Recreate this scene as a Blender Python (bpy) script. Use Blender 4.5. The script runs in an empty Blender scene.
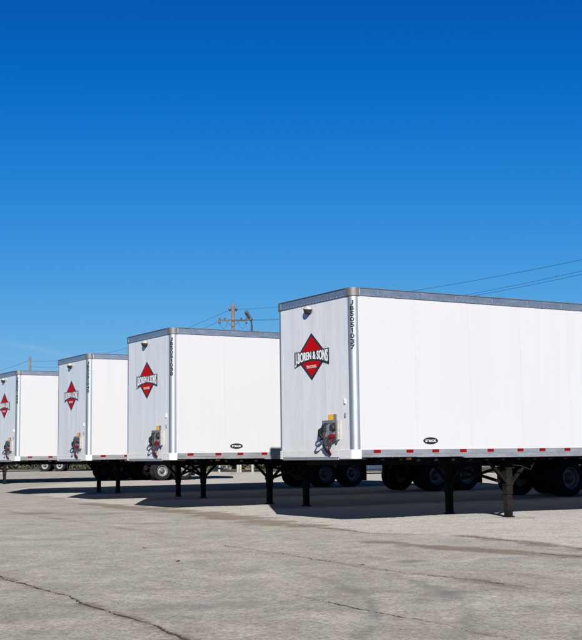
import bpy, math, random
import numpy as np
from mathutils import Vector, Matrix
random.seed(7)
rng = np.random.RandomState(11)
scn = bpy.context.scene
C = scn.collection
PI = math.pi

# ------------------------------------------------------------------ camera
F_PX, PITCH, ROLL, EYE = 1177.95, 0.1147, 0.0123, 1.2003
cd = bpy.data.cameras.new('camera'); cam = bpy.data.objects.new('camera', cd); C.objects.link(cam)
cd.sensor_fit = 'HORIZONTAL'; cd.sensor_width = 36.0; cd.lens = F_PX * 36.0 / 582.0
cd.clip_start = 0.1; cd.clip_end = 6000
R = Vector((1, 0, 0)); U = Vector((0, -math.sin(PITCH), math.cos(PITCH))); Fw = Vector((0, math.cos(PITCH), math.sin(PITCH)))
cx = R * math.cos(ROLL) - U * math.sin(ROLL); cy = U * math.cos(ROLL) + R * math.sin(ROLL); cz = -Fw
m = Matrix.Identity(4)
for i in range(3):
    m[i][0], m[i][1], m[i][2] = cx[i], cy[i], cz[i]
m[2][3] = EYE
cam.matrix_world = m
scn.camera = cam

# ------------------------------------------------------------------ world, sun, exposure
YAW = 0.5352
SD = Vector((math.cos(YAW), math.sin(YAW), 0)); LD = Vector((-math.sin(YAW), math.cos(YAW), 0))
TRAVEL = (LD + SD * 0.52 + Vector((0, 0, -0.60))).normalized()
ELEV = math.asin(-TRAVEL.z)
AZ = math.atan2(-TRAVEL.x, -TRAVEL.y)            # clockwise from +Y
w = bpy.data.worlds.new('World'); scn.world = w; w.use_nodes = True
nt = w.node_tree; nt.nodes.clear()
def wn(t, **k):
    n = nt.nodes.new(t)
    for a, b in k.items(): setattr(n, a, b)
    return n
def wmath(op, a, b=None):
    n = wn('ShaderNodeMath', operation=op)
    for i, v in enumerate((a, b)):
        if v is None: continue
        if isinstance(v, (int, float)): n.inputs[i].default_value = v
        else: nt.links.new(v, n.inputs[i])
    return n.outputs[0]
sky = wn('ShaderNodeTexSky', sky_type='NISHITA')
sky.sun_disc = False; sky.sun_elevation = ELEV; sky.sun_rotation = AZ
sky.altitude = 200; sky.air_density = 1.0; sky.dust_density = 0.0; sky.ozone_density = 2.6
# levels per channel: the clear, polarised-looking deep blue of the photograph
sc = wn('ShaderNodeSeparateColor'); nt.links.new(sky.outputs[0], sc.inputs[0])
def film(ch, amp, off, soft, floor):                           # soft shoulder, as the camera recorded it
    x = wmath('SUBTRACT', 1.0, wmath('POWER', 2.71828, wmath('MULTIPLY', wmath('SUBTRACT', ch, off), -1.0 / soft)))
    return wmath('MAXIMUM', wmath('MULTIPLY', x, amp), floor)
blue = film(sc.outputs[2], 9.3, 3.2, 2.2, .8)
green = film(sc.outputs[1], 8.8, 1.70, 8.0, .25)
rb = wmath('POWER', wmath('MAXIMUM', wmath('SUBTRACT', sc.outputs[0], 1.75), 0.0), 1.5)
red_ = film(rb, 5.9, 0.0, 23.5, .02)
hs = wn('ShaderNodeCombineColor'); nt.links.new(red_, hs.inputs[0]); nt.links.new(green, hs.inputs[1]); nt.links.new(blue, hs.inputs[2])
# thin faint vapour trail low in the sky
tc = wn('ShaderNodeTexCoord'); sp = wn('ShaderNodeSeparateXYZ'); nt.links.new(tc.outputs['Generated'], sp.inputs[0])
az = wmath('ARCTAN2', sp.outputs[0], sp.outputs[1]); el = wmath('ARCSINE', sp.outputs[2])
line = wmath('ADD', wmath('MULTIPLY', wmath('ADD', az, 0.242), -0.20), 0.0965)
nz = wn('ShaderNodeTexNoise'); nz.inputs['Scale'].default_value = 30; nz.inputs['Detail'].default_value = 5
nt.links.new(tc.outputs['Generated'], nz.inputs['Vector'])
dv = wmath('DIVIDE', wmath('SUBTRACT', el, wmath('ADD', line, wmath('MULTIPLY', wmath('SUBTRACT', nz.outputs['Fac'], .5), .004))), 0.0022)
trail = wmath('POWER', 2.718, wmath('MULTIPLY', wmath('MULTIPLY', dv, dv), -1.0))
trail = wmath('MULTIPLY', wmath('MULTIPLY', trail, nz.outputs['Fac']), wmath('LESS_THAN', az, 0.0))
mixt = wn('ShaderNodeMix', data_type='RGBA'); nt.links.new(wmath('MULTIPLY', trail, 0.34), mixt.inputs[0])
nt.links.new(hs.outputs[0], mixt.inputs[6]); mixt.inputs[7].default_value = (4.5, 6.5, 9.0, 1)
bg = wn('ShaderNodeBackground'); bg.inputs['Strength'].default_value = 0.0525
nt.links.new(mixt.outputs[2], bg.inputs['Color'])
wo = wn('ShaderNodeOutputWorld'); nt.links.new(bg.outputs[0], wo.inputs['Surface'])

sl = bpy.data.lights.new('sun', 'SUN'); so = bpy.data.objects.new('sun', sl); C.objects.link(so)
sl.energy = 5.0; sl.angle = math.radians(0.53); sl.color = (1.0, 0.955, 0.90)
so.rotation_euler = TRAVEL.to_track_quat('-Z', 'Y').to_euler(); so.location = (0, -10, 20)
scn.view_settings.view_transform = 'Standard'; scn.view_settings.look = 'None'
scn.view_settings.exposure = 0.70; scn.view_settings.gamma = 1.0; scn.view_settings.use_curve_mapping = False
scn.render.engine = 'CYCLES'; scn.cycles.diffuse_bounces = 1

# ------------------------------------------------------------------ helpers
class MB:
    def __init__(s): s.v = []; s.f = []; s.sm = []; s.mi = []
    def add(s, vs, fs, smooth=False, mi=0):
        o = len(s.v); s.v += [tuple(p) for p in vs]
        for f in fs: s.f.append(tuple(i + o for i in f)); s.sm.append(smooth); s.mi.append(mi)
        return s
    def box(s, x0, x1, y0, y1, z0, z1, mi=0):
        vs = [(x, y, z) for z in (z0, z1) for y in (y0, y1) for x in (x0, x1)]
        return s.add(vs, [(0, 2, 3, 1), (4, 5, 7, 6), (0, 1, 5, 4), (2, 6, 7, 3), (0, 4, 6, 2), (1, 3, 7, 5)], False, mi)
    def bar(s, a, b, wx, wy, up=(0, 0, 1)):
        a, b = Vector(a), Vector(b); d = (b - a).normalized(); u = Vector(up)
        if abs(d.dot(u)) > .98: u = Vector((1, 0, 0))
        x = d.cross(u).normalized(); y = x.cross(d)
        vs = [p + x * (i * wx / 2) + y * (j * wy / 2) for p in (a, b) for j in (-1, 1) for i in (-1, 1)]
        return s.add(vs, [(0, 1, 3, 2), (4, 6, 7, 5), (0, 4, 5, 1), (2, 3, 7, 6), (0, 2, 6, 4), (1, 5, 7, 3)])
    def tube(s, pts, r, n=8, cap=True):
        pts = [Vector(p) for p in pts]; rs = r if isinstance(r, (list, tuple)) else [r] * len(pts)
        vs = []; fs = []
        up = Vector((0, 0, 1))
        for i, p in enumerate(pts):
            d = (pts[min(i + 1, len(pts) - 1)] - pts[max(i - 1, 0)]).normalized()
            u = up if abs(d.dot(up)) < .95 else Vector((0, 1, 0))
            x = d.cross(u).normalized(); y = x.cross(d)
            for k in range(n):
                a = 2 * PI * k / n
                vs.append(p + x * (math.cos(a) * rs[i]) + y * (math.sin(a) * rs[i]))
        for i in range(len(pts) - 1):
            for k in range(n):
                k2 = (k + 1) % n
                fs.append((i * n + k, i * n + k2, (i + 1) * n + k2, (i + 1) * n + k))
        s.add(vs, fs, n > 5)
        if cap:
            s.add(vs[:n], [tuple(range(n))[::-1]]); s.add(vs[-n:], [tuple(range(n))])
        return s
    def lathe(s, prof, n=32, c=(0, 0, 0), skip=None, smooth=True):
        # profile (radius, y) about the Y axis through c
        vs = []; fs = []
        for r, y in prof:
            for k in range(n):
                a = 2 * PI * k / n
                vs.append((c[0] + r * math.cos(a), c[1] + y, c[2] + r * math.sin(a)))
        for i in range(len(prof) - 1):
            for k in range(n):
                if skip and skip(i, k): continue
                k2 = (k + 1) % n
                fs.append((i * n + k, (i + 1) * n + k, (i + 1) * n + k2, i * n + k2))
        return s.add(vs, fs, smooth)
    def prism(s, poly, f0, f1):
        # poly: list of 2-D points, f0 / f1 map (a, b) to 3-D for the two ends
        n = len(poly)
        vs = [f0(*p) for p in poly] + [f1(*p) for p in poly]
        return s.add(vs, [tuple(range(n))[::-1], tuple(range(n, 2 * n))] + [(i, (i + 1) % n, n + (i + 1) % n, n + i) for i in range(n)])
    def mesh(s, name):
        me = bpy.data.meshes.new(name); me.from_pydata(s.v, [], s.f)
        me.polygons.foreach_set('use_smooth', s.sm); me.polygons.foreach_set('material_index', s.mi)
        me.update(); return me
    def build(s, name, mat, parent=None, fix=True):
        me = s.mesh(name)
        if fix:
            import bmesh
            b = bmesh.new(); b.from_mesh(me); bmesh.ops.recalc_face_normals(b, faces=b.faces); b.to_mesh(me); b.free()
        for mm in (mat if isinstance(mat, (list, tuple)) else [mat]): me.materials.append(mm)
        o = bpy.data.objects.new(name, me); C.objects.link(o)
        if parent: o.parent = parent
        return o
def link(name, me, parent=None, loc=(0, 0, 0)):
    o = bpy.data.objects.new(name, me); C.objects.link(o); o.location = loc
    if parent: o.parent = parent
    return o
def tag(o, label=None, cat=None, group=None, kind=None):
    for k, v in (('label', label), ('category', cat), ('group', group), ('kind', kind)):
        if v: o[k] = v
    return o
def empty(name, loc=(0, 0, 0), rz=0):
    o = bpy.data.objects.new(name, None); C.objects.link(o); o.location = loc; o.rotation_euler = (0, 0, rz); o.empty_display_size = .2
    return o
def copy_tree(o, parent=None):
    c = o.copy(); C.objects.link(c); c.parent = parent
    for ch in list(o.children): copy_tree(ch, c)
    return c
def bevel(o, wd=.006, seg=2):
    b = o.modifiers.new('bevel', 'BEVEL'); b.width = wd; b.segments = seg; b.limit_method = 'ANGLE'; b.angle_limit = math.radians(40)
    return o

# ------------------------------------------------------------------ materials
def new_mat(name):
    mt = bpy.data.materials.new(name); mt.use_nodes = True
    t = mt.node_tree; return mt, t, t.nodes['Principled BSDF']
def nod(t, typ, **k):
    n = t.nodes.new(typ)
    for a, b in k.items(): setattr(n, a, b)
    return n
def noise(t, scale, detail=4, rough=.55, vec=None, dist=0):
    n = nod(t, 'ShaderNodeTexNoise'); n.inputs['Scale'].default_value = scale; n.inputs['Detail'].default_value = detail
    n.inputs['Roughness'].default_value = rough; n.inputs['Distortion'].default_value = dist
    if vec is not None: t.links.new(vec, n.inputs['Vector'])
    return n.outputs['Fac']
def ramp(t, fac, stops):
    r = nod(t, 'ShaderNodeValToRGB'); t.links.new(fac, r.inputs[0]); e = r.color_ramp.elements
    while len(e) < len(stops): e.new(.5)
    for x, (p, c) in zip(e, stops): x.position = p; x.color = (*c, 1) if len(c) == 3 else c
    return r.outputs[0]
def mix(t, fac, a, b, bt='MIX'):
    n = nod(t, 'ShaderNodeMix', data_type='RGBA', blend_type=bt)
    for i, v in ((0, fac), (6, a), (7, b)):
        if isinstance(v, (int, float)): n.inputs[i].default_value = v
        elif isinstance(v, tuple): n.inputs[i].default_value = (*v, 1)
        else: t.links.new(v, n.inputs[i])
    return n.outputs[2]
def mth(t, op, a, b=None, clamp=False):
    n = nod(t, 'ShaderNodeMath', operation=op); n.use_clamp = clamp
    for i, v in enumerate((a, b)):
        if v is None: continue
        if isinstance(v, (int, float)): n.inputs[i].default_value = v
        else: t.links.new(v, n.inputs[i])
    return n.outputs[0]
def bump(t, b, h, strength, dist=.01):
    n = nod(t, 'ShaderNodeBump'); n.inputs['Strength'].default_value = strength; n.inputs['Distance'].default_value = dist
    t.links.new(h, n.inputs['Height']); t.links.new(n.outputs[0], b.inputs['Normal'])
def geo_pos(t): return nod(t, 'ShaderNodeNewGeometry').outputs['Position']
def obj_pos(t, scale=(1, 1, 1)):
    tcn = nod(t, 'ShaderNodeTexCoord'); mp = nod(t, 'ShaderNodeMapping'); mp.inputs['Scale'].default_value = scale
    t.links.new(tcn.outputs['Object'], mp.inputs[0]); return mp.outputs[0]
def simple(name, col, rough=.5, metal=0, var=.12, scale=6, bumpy=0, spec=None):
    mt, t, b = new_mat(name); p = obj_pos(t)
    n = noise(t, scale, 5, .6, p)
    lo = tuple(c * (1 - var) for c in col); hi = tuple(min(1, c * (1 + var)) for c in col)
    t.links.new(ramp(t, n, [(.3, lo), (.7, hi)]), b.inputs['Base Color'])
    b.inputs['Roughness'].default_value = rough; b.inputs['Metallic'].default_value = metal
    if spec is not None: b.inputs['Specular IOR Level'].default_value = spec
    if bumpy: bump(t, b, noise(t, scale * 8, 4, .6, p), bumpy, .004)
    return mt
M = {}
def white_side():
    mt, t, b = new_mat('white_painted_sheet')
    p = geo_pos(t); mp_ = nod(t, 'ShaderNodeMapping'); mp_.inputs['Scale'].default_value = (9, 9, .25); t.links.new(p, mp_.inputs[0]); st = mp_.outputs[0]
    n1 = noise(t, .8, 4, .5, p); n2 = noise(t, 1.0, 4, .6, st)
    col = mix(t, mth(t, 'MULTIPLY', mth(t, 'SUBTRACT', n2, .45, True), .55), (0.4462, 0.4494, 0.4578), (0.3727, 0.3738, 0.3780))
    col = mix(t, mth(t, 'MULTIPLY', mth(t, 'SUBTRACT', n1, .5, True), .5), col, (0.3938, 0.3948, 0.3969))
    t.links.new(col, b.inputs['Base Color']); b.inputs['Roughness'].default_value = .38
    bump(t, b, noise(t, 1.0, 2, .5, obj_pos(t, (1.6, 1.6, .5))), .05, .05)
    return mt
M['white'] = white_side()
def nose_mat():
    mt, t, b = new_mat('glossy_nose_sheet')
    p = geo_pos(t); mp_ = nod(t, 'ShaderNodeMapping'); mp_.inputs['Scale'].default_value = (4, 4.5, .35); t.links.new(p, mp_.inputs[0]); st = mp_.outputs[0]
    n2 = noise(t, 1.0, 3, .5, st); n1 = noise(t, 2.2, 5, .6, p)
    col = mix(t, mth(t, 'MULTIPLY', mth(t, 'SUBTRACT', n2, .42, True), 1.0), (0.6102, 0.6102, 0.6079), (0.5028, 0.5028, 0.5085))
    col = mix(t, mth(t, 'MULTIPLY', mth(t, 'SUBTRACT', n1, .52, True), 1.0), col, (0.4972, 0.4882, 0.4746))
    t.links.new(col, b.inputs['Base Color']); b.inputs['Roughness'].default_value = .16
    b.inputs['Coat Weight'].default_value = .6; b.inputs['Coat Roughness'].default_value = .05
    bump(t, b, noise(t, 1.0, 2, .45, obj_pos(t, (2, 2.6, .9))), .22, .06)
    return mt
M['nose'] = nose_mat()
def metal(name, col, rough, var=.12, scale=(3, 3, 3), bumpy=.06, met=.85):
    mt, t, b = new_mat(name); p = obj_pos(t, scale)
    n = noise(t, 2.0, 6, .65, p)
    t.links.new(ramp(t, n, [(.3, tuple(c * (1 - var) for c in col)), (.7, tuple(min(1, c * (1 + var)) for c in col))]), b.inputs['Base Color'])
    t.links.new(mth(t, 'ADD', mth(t, 'MULTIPLY', n, .2), rough - .1), b.inputs['Roughness'])
    b.inputs['Metallic'].default_value = met
    bump(t, b, noise(t, 3, 3, .5, p), bumpy, .02)
    return mt
M['alu'] = metal('mill_aluminium', (.60, .62, .64), .38)
M['alu_post'] = metal('corner_post_aluminium', (.36, .405, .44), .56, .06, (4, 4, .3), .03, .85)
M['alu_rail'] = metal('rail_aluminium', (.40, .42, .44), .46, .16, (1.5, 6, 6), met=.7)
M['top'] = metal('anodised_top_rail', (.36, .41, .47), .42, .14, (1.5, 6, 6), .08, .86)
M['casting'] = metal('cast_corner', (.17, .167, .16), .6, .2, (6, 6, 6), .1, .6)
M['bolster'] = simple('white_bolster_paint', (.56, .56, .55), .42, 0, .06, 3)
M['vent'] = simple('grey_vent_paint', (.30, .30, .30), .5, 0, .1, 6)
M['black'] = simple('black_chassis_paint', (.008, .008, .008), .7, 0, .3, 8, .2, .12)
def leg_mat():
    mt, t, b = new_mat('weathered_leg_paint'); p = obj_pos(t)
    n = noise(t, 5, 6, .7, p); n2 = noise(t, 22, 4, .7, p)
    c = ramp(t, n, [(.38, (.004, .004, .0035)), (.52, (.009, .008, .0065)), (.66, (.02, .015, .0105))])
    c = mix(t, mth(t, 'GREATER_THAN', n2, .62), c, (.017, .0125, .009))
    t.links.new(c, b.inputs['Base Color']); b.inputs['Roughness'].default_value = .85; b.inputs['Specular IOR Level'].default_value = .15
    bump(t, b, n2, .3, .004); return mt
M['leg'] = leg_mat()
def tyre_mat():
    mt, t, b = new_mat('tyre_rubber'); p = obj_pos(t)
    n = noise(t, 7, 5, .6, p)
    t.links.new(ramp(t, n, [(.35, (.007, .007, .007)), (.7, (.019, .018, .017))]), b.inputs['Base Color'])
    b.inputs['Roughness'].default_value = .85; b.inputs['Specular IOR Level'].default_value = .15; return mt
M['tyre'] = tyre_mat()
M['rim'] = metal('rim_steel', (.23, .24, .25), .42, .22, (6, 6, 6), .08, .35)
M['hub'] = simple('oily_hub', (.10, .085, .07), .5, .3, .35, 12)
M['red'] = simple('red_vinyl', (.40, .001, .002), .7, 0, .05, 4, 0, .1)
M['red_tape'] = simple('red_reflective_tape', (.17, .001, .001), .7, 0, .08, 10, 0, .1)
M['navy'] = simple('dark_vinyl', (.010, .014, .020), .35, 0, .1, 4)
M['white_vinyl'] = simple('white_vinyl', (.66, .66, .66), .35, 0, .03, 4)
M['yellow'] = simple('yellow_tag', (.75, .36, .002), .45, 0, .05, 6)
M['grey_tag'] = simple('grey_tag', (.14, .145, .15), .5, 0, .15, 6)
M['box_metal'] = metal('gladhand_plate', (.42, .40, .36), .45, .3, (9, 9, 9), .1, .6)
M['hose_red'] = simple('red_hose', (.15, .004, .007), .4, 0, .1, 6)
M['hose_blue'] = simple('blue_hose', (.03, .05, .11), .4, 0, .1, 6)
M['rubber'] = simple('black_rubber', (.014, .014, .014), .6, 0, .2, 6)
M['amber'] = simple('amber_lens', (.05, .018, .004), .25, 0, .05, 6)
M['roof'] = simple('roof_sheet', (.62, .62, .62), .5, 0, .08, 1)
M['wood'] = simple('pole_wood', (.15, .118, .088), .85, 0, .25, 3, .3)
M['wood_dark'] = simple('crossarm_wood', (.085, .066, .05), .85, 0, .25, 5, .3)
M['wire'] = simple('wire', (.03, .032, .036), .6, 0, .1, 2)
M['insul'] = simple('brown_insulator', (.06, .035, .022), .3, 0, .1, 6)
M['lamp_metal'] = simple('lamp_metal', (.028, .034, .030), .5, .3, .2, 4)
M['glass'] = simple('car_glass', (.02, .025, .03), .06, 0, .05, 2)
M['lens'] = simple('clear_lens', (.6, .6, .6), .15, 0, .05, 2)
M['bark'] = simple('bark', (.14, .11, .085), .9, 0, .3, 4, .4)
M['tan_post'] = simple('pale_post_paint', (.30, .285, .25), .6, 0, .1, 4)
def leaf_mat(name, a, b2):
    mt, t, b = new_mat(name); oi = nod(t, 'ShaderNodeNewGeometry')
    t.links.new(ramp(t, oi.outputs['Random Per Island'], [(0, a), (1, b2)]), b.inputs['Base Color'])
    b.inputs['Roughness'].default_value = .6; return mt
M['leaf'] = leaf_mat('tree_leaves', (.025, .036, .014), (.065, .072, .028))
M['shrub'] = leaf_mat('shrub_leaves', (.04, .05, .02), (.13, .12, .05))
def paint(name, col): 
    mt = simple(name, col, .3, 0, .04, 2); mt.node_tree.nodes['Principled BSDF'].inputs['Coat Weight'].default_value = .6; return mt
M['crack'] = simple('dirt_filled_crack', (.058, .038, .024), .95, 0, .55, 14, .5)
M['dry_leaf'] = simple('dry_leaf', (.20, .09, .05), .8, 0, .3, 40)

# ------------------------------------------------------------------ ground
def gz(x, y):
    r = .005 * np.sin(.9 * x + .7 * y) * np.sin(.37 * y - .5 * x + 1) + .004 * np.sin(2.3 * x + 1.1 * y + .5) - .006
    far = np.clip((y - 68) / 30, 0, 1); far = far * far * (3 - 2 * far) * .12
    return r * np.clip((70 - y) / 20, 0, 1) + far
def vnoise(x, y, s, seed):
    r = np.random.RandomState(seed); g = r.rand(256, 256)
    X = x / s; Y = y / s; i = np.floor(X).astype(int); j = np.floor(Y).astype(int)
    fx = X - i; fy = Y - j; fx = fx * fx * (3 - 2 * fx); fy = fy * fy * (3 - 2 * fy)
    a = g[i % 256, j % 256]; b = g[(i + 1) % 256, j % 256]; c = g[i % 256, (j + 1) % 256]; d = g[(i + 1) % 256, (j + 1) % 256]
    return (a * (1 - fx) + b * fx) * (1 - fy) + (c * (1 - fx) + d * fx) * fy
def fbm(x, y, s, seed): return sum(vnoise(x + 17 * k, y - 9 * k, s / 2 ** k, seed + k) * .5 ** (k + 1) for k in range(4)) / .9375
def axis(a, b, st, lo, hi):
    c = list(np.arange(a, b + 1e-6, st)); s = st; v = c[-1]
    while v < hi: s *= 1.35; v += s; c.append(v)
    s = st; v = c[0]; pre = []
    while v > lo: s *= 1.35; v -= s; pre.append(v)
    return np.array(pre[::-1] + c)
xs = axis(-14, 10, .085, -2500, 2500); ys = axis(6.5, 46, .11, -300, 4500)
GX, GY = np.meshgrid(xs, ys); nx, ny = len(xs), len(ys)
X, Y = GX.ravel(), GY.ravel()
def pdist(poly):
    best = np.full(X.shape, 1e9)
    for (a, b), (c, d) in zip(poly[:-1], poly[1:]):
        ux, uy = c - a, d - b; t = np.clip(((X - a) * ux + (Y - b) * uy) / (ux * ux + uy * uy), 0, 1)
        best = np.minimum(best, np.hypot(X - a - t * ux, Y - b - t * uy))
    return best
n1 = fbm(X, Y, 1.1, 3); n2 = fbm(X, Y, .45, 9); n3 = fbm(X, Y, 4.0, 21)
L_A = [(-11.1, 46.6), (-8.0, 38.5), (-5.2, 31.6), (-2.05, 25.7), (.1, 20.8), (1.18, 18.45), (2.33, 17.8), (3.1, 16.4), (3.63, 15.1), (4.6, 13.3)]
L_B = [(1.2, 16.6), (2.13, 15.3), (3.02, 14.4), (3.4, 13.9), (4.6, 12.4)]
L_C = [(-10.5, 35.5), (-7.0, 28.4), (-4.5, 23.6), (-2.33, 19.36), (-1.0, 16.5), (.07, 14.41), (.62, 13.2), (1.09, 12.4), (1.6, 11.7), (2.43, 10.17), (3.2, 8.8)]
L_D = [(-4.6, 14.6), (-3.02, 12.31), (-2.15, 10.8), (-1.67, 9.9), (-1.04, 8.69), (-.71, 7.97), (-.3, 7.1)]
L_E = [(-.05, 10.6), (.48, 9.56), (1.1, 8.51), (1.46, 7.8), (1.8, 7.1)]
def band(poly, wd, amp, jit=.6): return amp * np.exp(-(np.maximum(0, pdist(poly) + (n2 - .5) * jit * wd * 2) / wd) ** 2)
dirt = band(L_A[2:5], .55, 1.25, 1.0) * (.35 + .9 * n1) + band(L_A[4:], .24, 1.0, 1.0) * (.3 + 1.0 * n1) + band(L_A[:3], .35, .3)
dirt += band(L_B, .30, 1.1, 1.0) * (.3 + 1.0 * n1) + band(L_C, .13, .62, 1.2) * (.4 + .9 * n1) + band(L_D, .055, 1.0, 1.4) + band(L_E, .06, .5, 1.2)
dirt += np.clip(fbm(X, Y * .5, .8, 55) - .60, 0, 1) * 1.3
off = [(x + .35, y + .9) for x, y in L_C[4:]]
dirt += band(off, .18, .3, 1.2)
dirt += np.clip(n3 - .52, 0, 1) * 1.6 * n1
mark = .55 * np.exp(-((np.hypot((X - 1.31), (Y - 13.56) * 1.0) + (n2 - .5) * .12) / .20) ** 2)
c1 = [(.05, 12.4), (.35, 11.5), (.56, 10.6), (.63, 10.0), (.62, 9.3), (.55, 8.6), (.40, 7.9), (.2, 7.2)]
c2 = [(x + .62 + .06 * (y - 8), y - .1) for x, y in c1]
mark += band(c1, .075, .50, .7) * (.5 + n1) + band(c2, .075, .33, .7) * (.5 + n1)
arc = [(-1.9, 8.9), (-1.0, 9.3), (0, 9.5), (1.2, 9.3)]
mark += band([(-2.0, 9.2), (-.9, 9.75), (.1, 10.1)], .30, .42, 1.2) * (.2 + 1.2 * n1)
mark += np.clip(fbm(X * .45, Y, .9, 77) - .56, 0, 1) * 1.5
mark += np.clip(n1 - .58, 0, 1) * .8
xa = np.interp(Y, [p[1] for p in L_A[::-1]], [p[0] for p in L_A[::-1]])
dpt = (X - xa) + (n2 - .5) * .5                                  # beyond the long joint the slabs are paler
pale = np.clip(dpt / .5 + .5, 0, 1) * np.clip((Y - 9) / 3, 0, 1) * (.75 + .5 * n1)
pale += np.clip((Y - 9.5) / 7, 0, 1) * .28 * (.6 + .8 * n1)
dirt = np.clip(dirt, 0, 1); mark = np.clip(mark, 0, 1)
Z = gz(X, Y)
vv = np.stack([X, Y, Z], 1)
idx = np.arange(nx * ny).reshape(ny, nx)
ff = np.stack([idx[:-1, :-1], idx[:-1, 1:], idx[1:, 1:], idx[1:, :-1]], -1).reshape(-1, 4)
gm_ = bpy.data.meshes.new('ground'); gm_.from_pydata(vv.tolist(), [], ff.tolist())
gm_.polygons.foreach_set('use_smooth', [True] * len(ff))
for nm, arr in (('dirt', dirt), ('mark', mark), ('pale', pale)):
    a = gm_.attributes.new(nm, 'FLOAT', 'POINT'); a.data.foreach_set('value', arr.astype(np.float32))
def ground_mat():
    mt, t, b = new_mat('weathered_pale_asphalt'); p = geo_pos(t)
    d = nod(t, 'ShaderNodeAttribute', attribute_name='dirt').outputs['Fac']; k = nod(t, 'ShaderNodeAttribute', attribute_name='mark').outputs['Fac']
    mp = nod(t, 'ShaderNodeMapping'); mp.inputs['Scale'].default_value = (.9, .8, 1); mp.inputs['Rotation'].default_value = (0, 0, -.05); t.links.new(p, mp.inputs[0])
    big = noise(t, .35, 6, .6, p); mid = noise(t, 1.6, 6, .65, mp.outputs[0], .4); fine = noise(t, 34, 3, .7, p); spk = noise(t, 90, 2, .6, p)
    c = ramp(t, mid, [(.30, (0.0999, 0.0904, 0.0768)), (.5, (0.1456, 0.1335, 0.1145)), (.72, (0.1995, 0.1838, 0.1585))])
    c = mix(t, mth(t, 'MULTIPLY', mth(t, 'SUBTRACT', big, .45, True), 1.6), c, (0.1287, 0.1189, 0.1039))
    pl_ = nod(t, 'ShaderNodeAttribute', attribute_name='pale').outputs['Fac']
    c = mix(t, mth(t, 'MULTIPLY', pl_, .62, True), c, (0.2195, 0.2033, 0.1774))
    # stones showing in the worn surface
    vo = nod(t, 'ShaderNodeTexVoronoi'); vo.inputs['Scale'].default_value = 48; t.links.new(p, vo.inputs['Vector'])
    stone = mix(t, .55, vo.outputs['Color'], (.5, .5, .5)); sx = nod(t, 'ShaderNodeSeparateColor'); t.links.new(stone, sx.inputs[0])
    sv = ramp(t, sx.outputs[0], [(.28, (.54, .54, .545)), (.5, (1.02, 1.03, 1.05)), (.75, (1.36, 1.35, 1.34))])
    c = mix(t, .75, c, sv, 'MULTIPLY')
    c = mix(t, mth(t, 'MULTIPLY', mth(t, 'SUBTRACT', fine, .5, True), 2.2, True), c, (0.0741, 0.0673, 0.0581))
    grit = noise(t, 9, 5, .75, p); grit2 = noise(t, 3.2, 6, .7, mp.outputs[0], .6)
    kk = mth(t, 'MULTIPLY', mth(t, 'SUBTRACT', mth(t, 'ADD', mth(t, 'MULTIPLY', k, 1.5), mth(t, 'MULTIPLY', mth(t, 'ADD', grit, spk), .55)), .72, True), 1.0, True)
    blot = mth(t, 'ADD', mth(t, 'MULTIPLY', grit2, .7), mth(t, 'MULTIPLY', grit, .5))
    c = mix(t, mth(t, 'MULTIPLY', mth(t, 'SUBTRACT', blot, .61, True), 4.0, True), c, (0.0883, 0.0684, 0.0541))
    blot2 = mth(t, 'ADD', mth(t, 'MULTIPLY', noise(t, 2.1, 6, .75, p, .8), .7), mth(t, 'MULTIPLY', spk, .4))
    c = mix(t, mth(t, 'MULTIPLY', mth(t, 'SUBTRACT', blot2, .575, True), 3.2, True), c, (0.0770, 0.0718, 0.0667))
    c = mix(t, mth(t, 'MULTIPLY', kk, mth(t, 'MULTIPLY', k, 3.0, True), True), c, (.066, .061, .054))
    rag = mth(t, 'ADD', mth(t, 'ADD', mth(t, 'MULTIPLY', grit, .8), mth(t, 'MULTIPLY', grit2, .9)), mth(t, 'MULTIPLY', spk, .5))
    dn = mth(t, 'MULTIPLY', mth(t, 'SUBTRACT', mth(t, 'ADD', mth(t, 'MULTIPLY', d, 1.5), rag), 1.52, True), 1.25, True)
    c = mix(t, mth(t, 'MULTIPLY', mth(t, 'MULTIPLY', dn, mth(t, 'MULTIPLY', d, 4.0, True)), mth(t, 'ADD', mth(t, 'MULTIPLY', mth(t, 'SUBTRACT', noise(t, 20, 4, .8, p), .35, True), 1.6), .46, True)), c, (0.0684, 0.0473, 0.0313))
    c = mix(t, 1.0, c, (1.075, 1.095, 1.135), 'MULTIPLY')
    t.links.new(c, b.inputs['Base Color']); b.inputs['Roughness'].default_value = .92; b.inputs['Specular IOR Level'].default_value = .2; b.inputs['Diffuse Roughness'].default_value = 1.0
    h = mth(t, 'ADD', mth(t, 'MULTIPLY', fine, .6), mth(t, 'MULTIPLY', vo.outputs['Distance'], -.9))
    bump(t, b, h, .55, .006)
    return mt
gm_.materials.append(ground_mat())
ground = bpy.data.objects.new('ground', gm_); C.objects.link(ground)
tag(ground, 'pale weathered asphalt yard with brown dirt streaks and cracks', 'ground', kind='structure')
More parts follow.
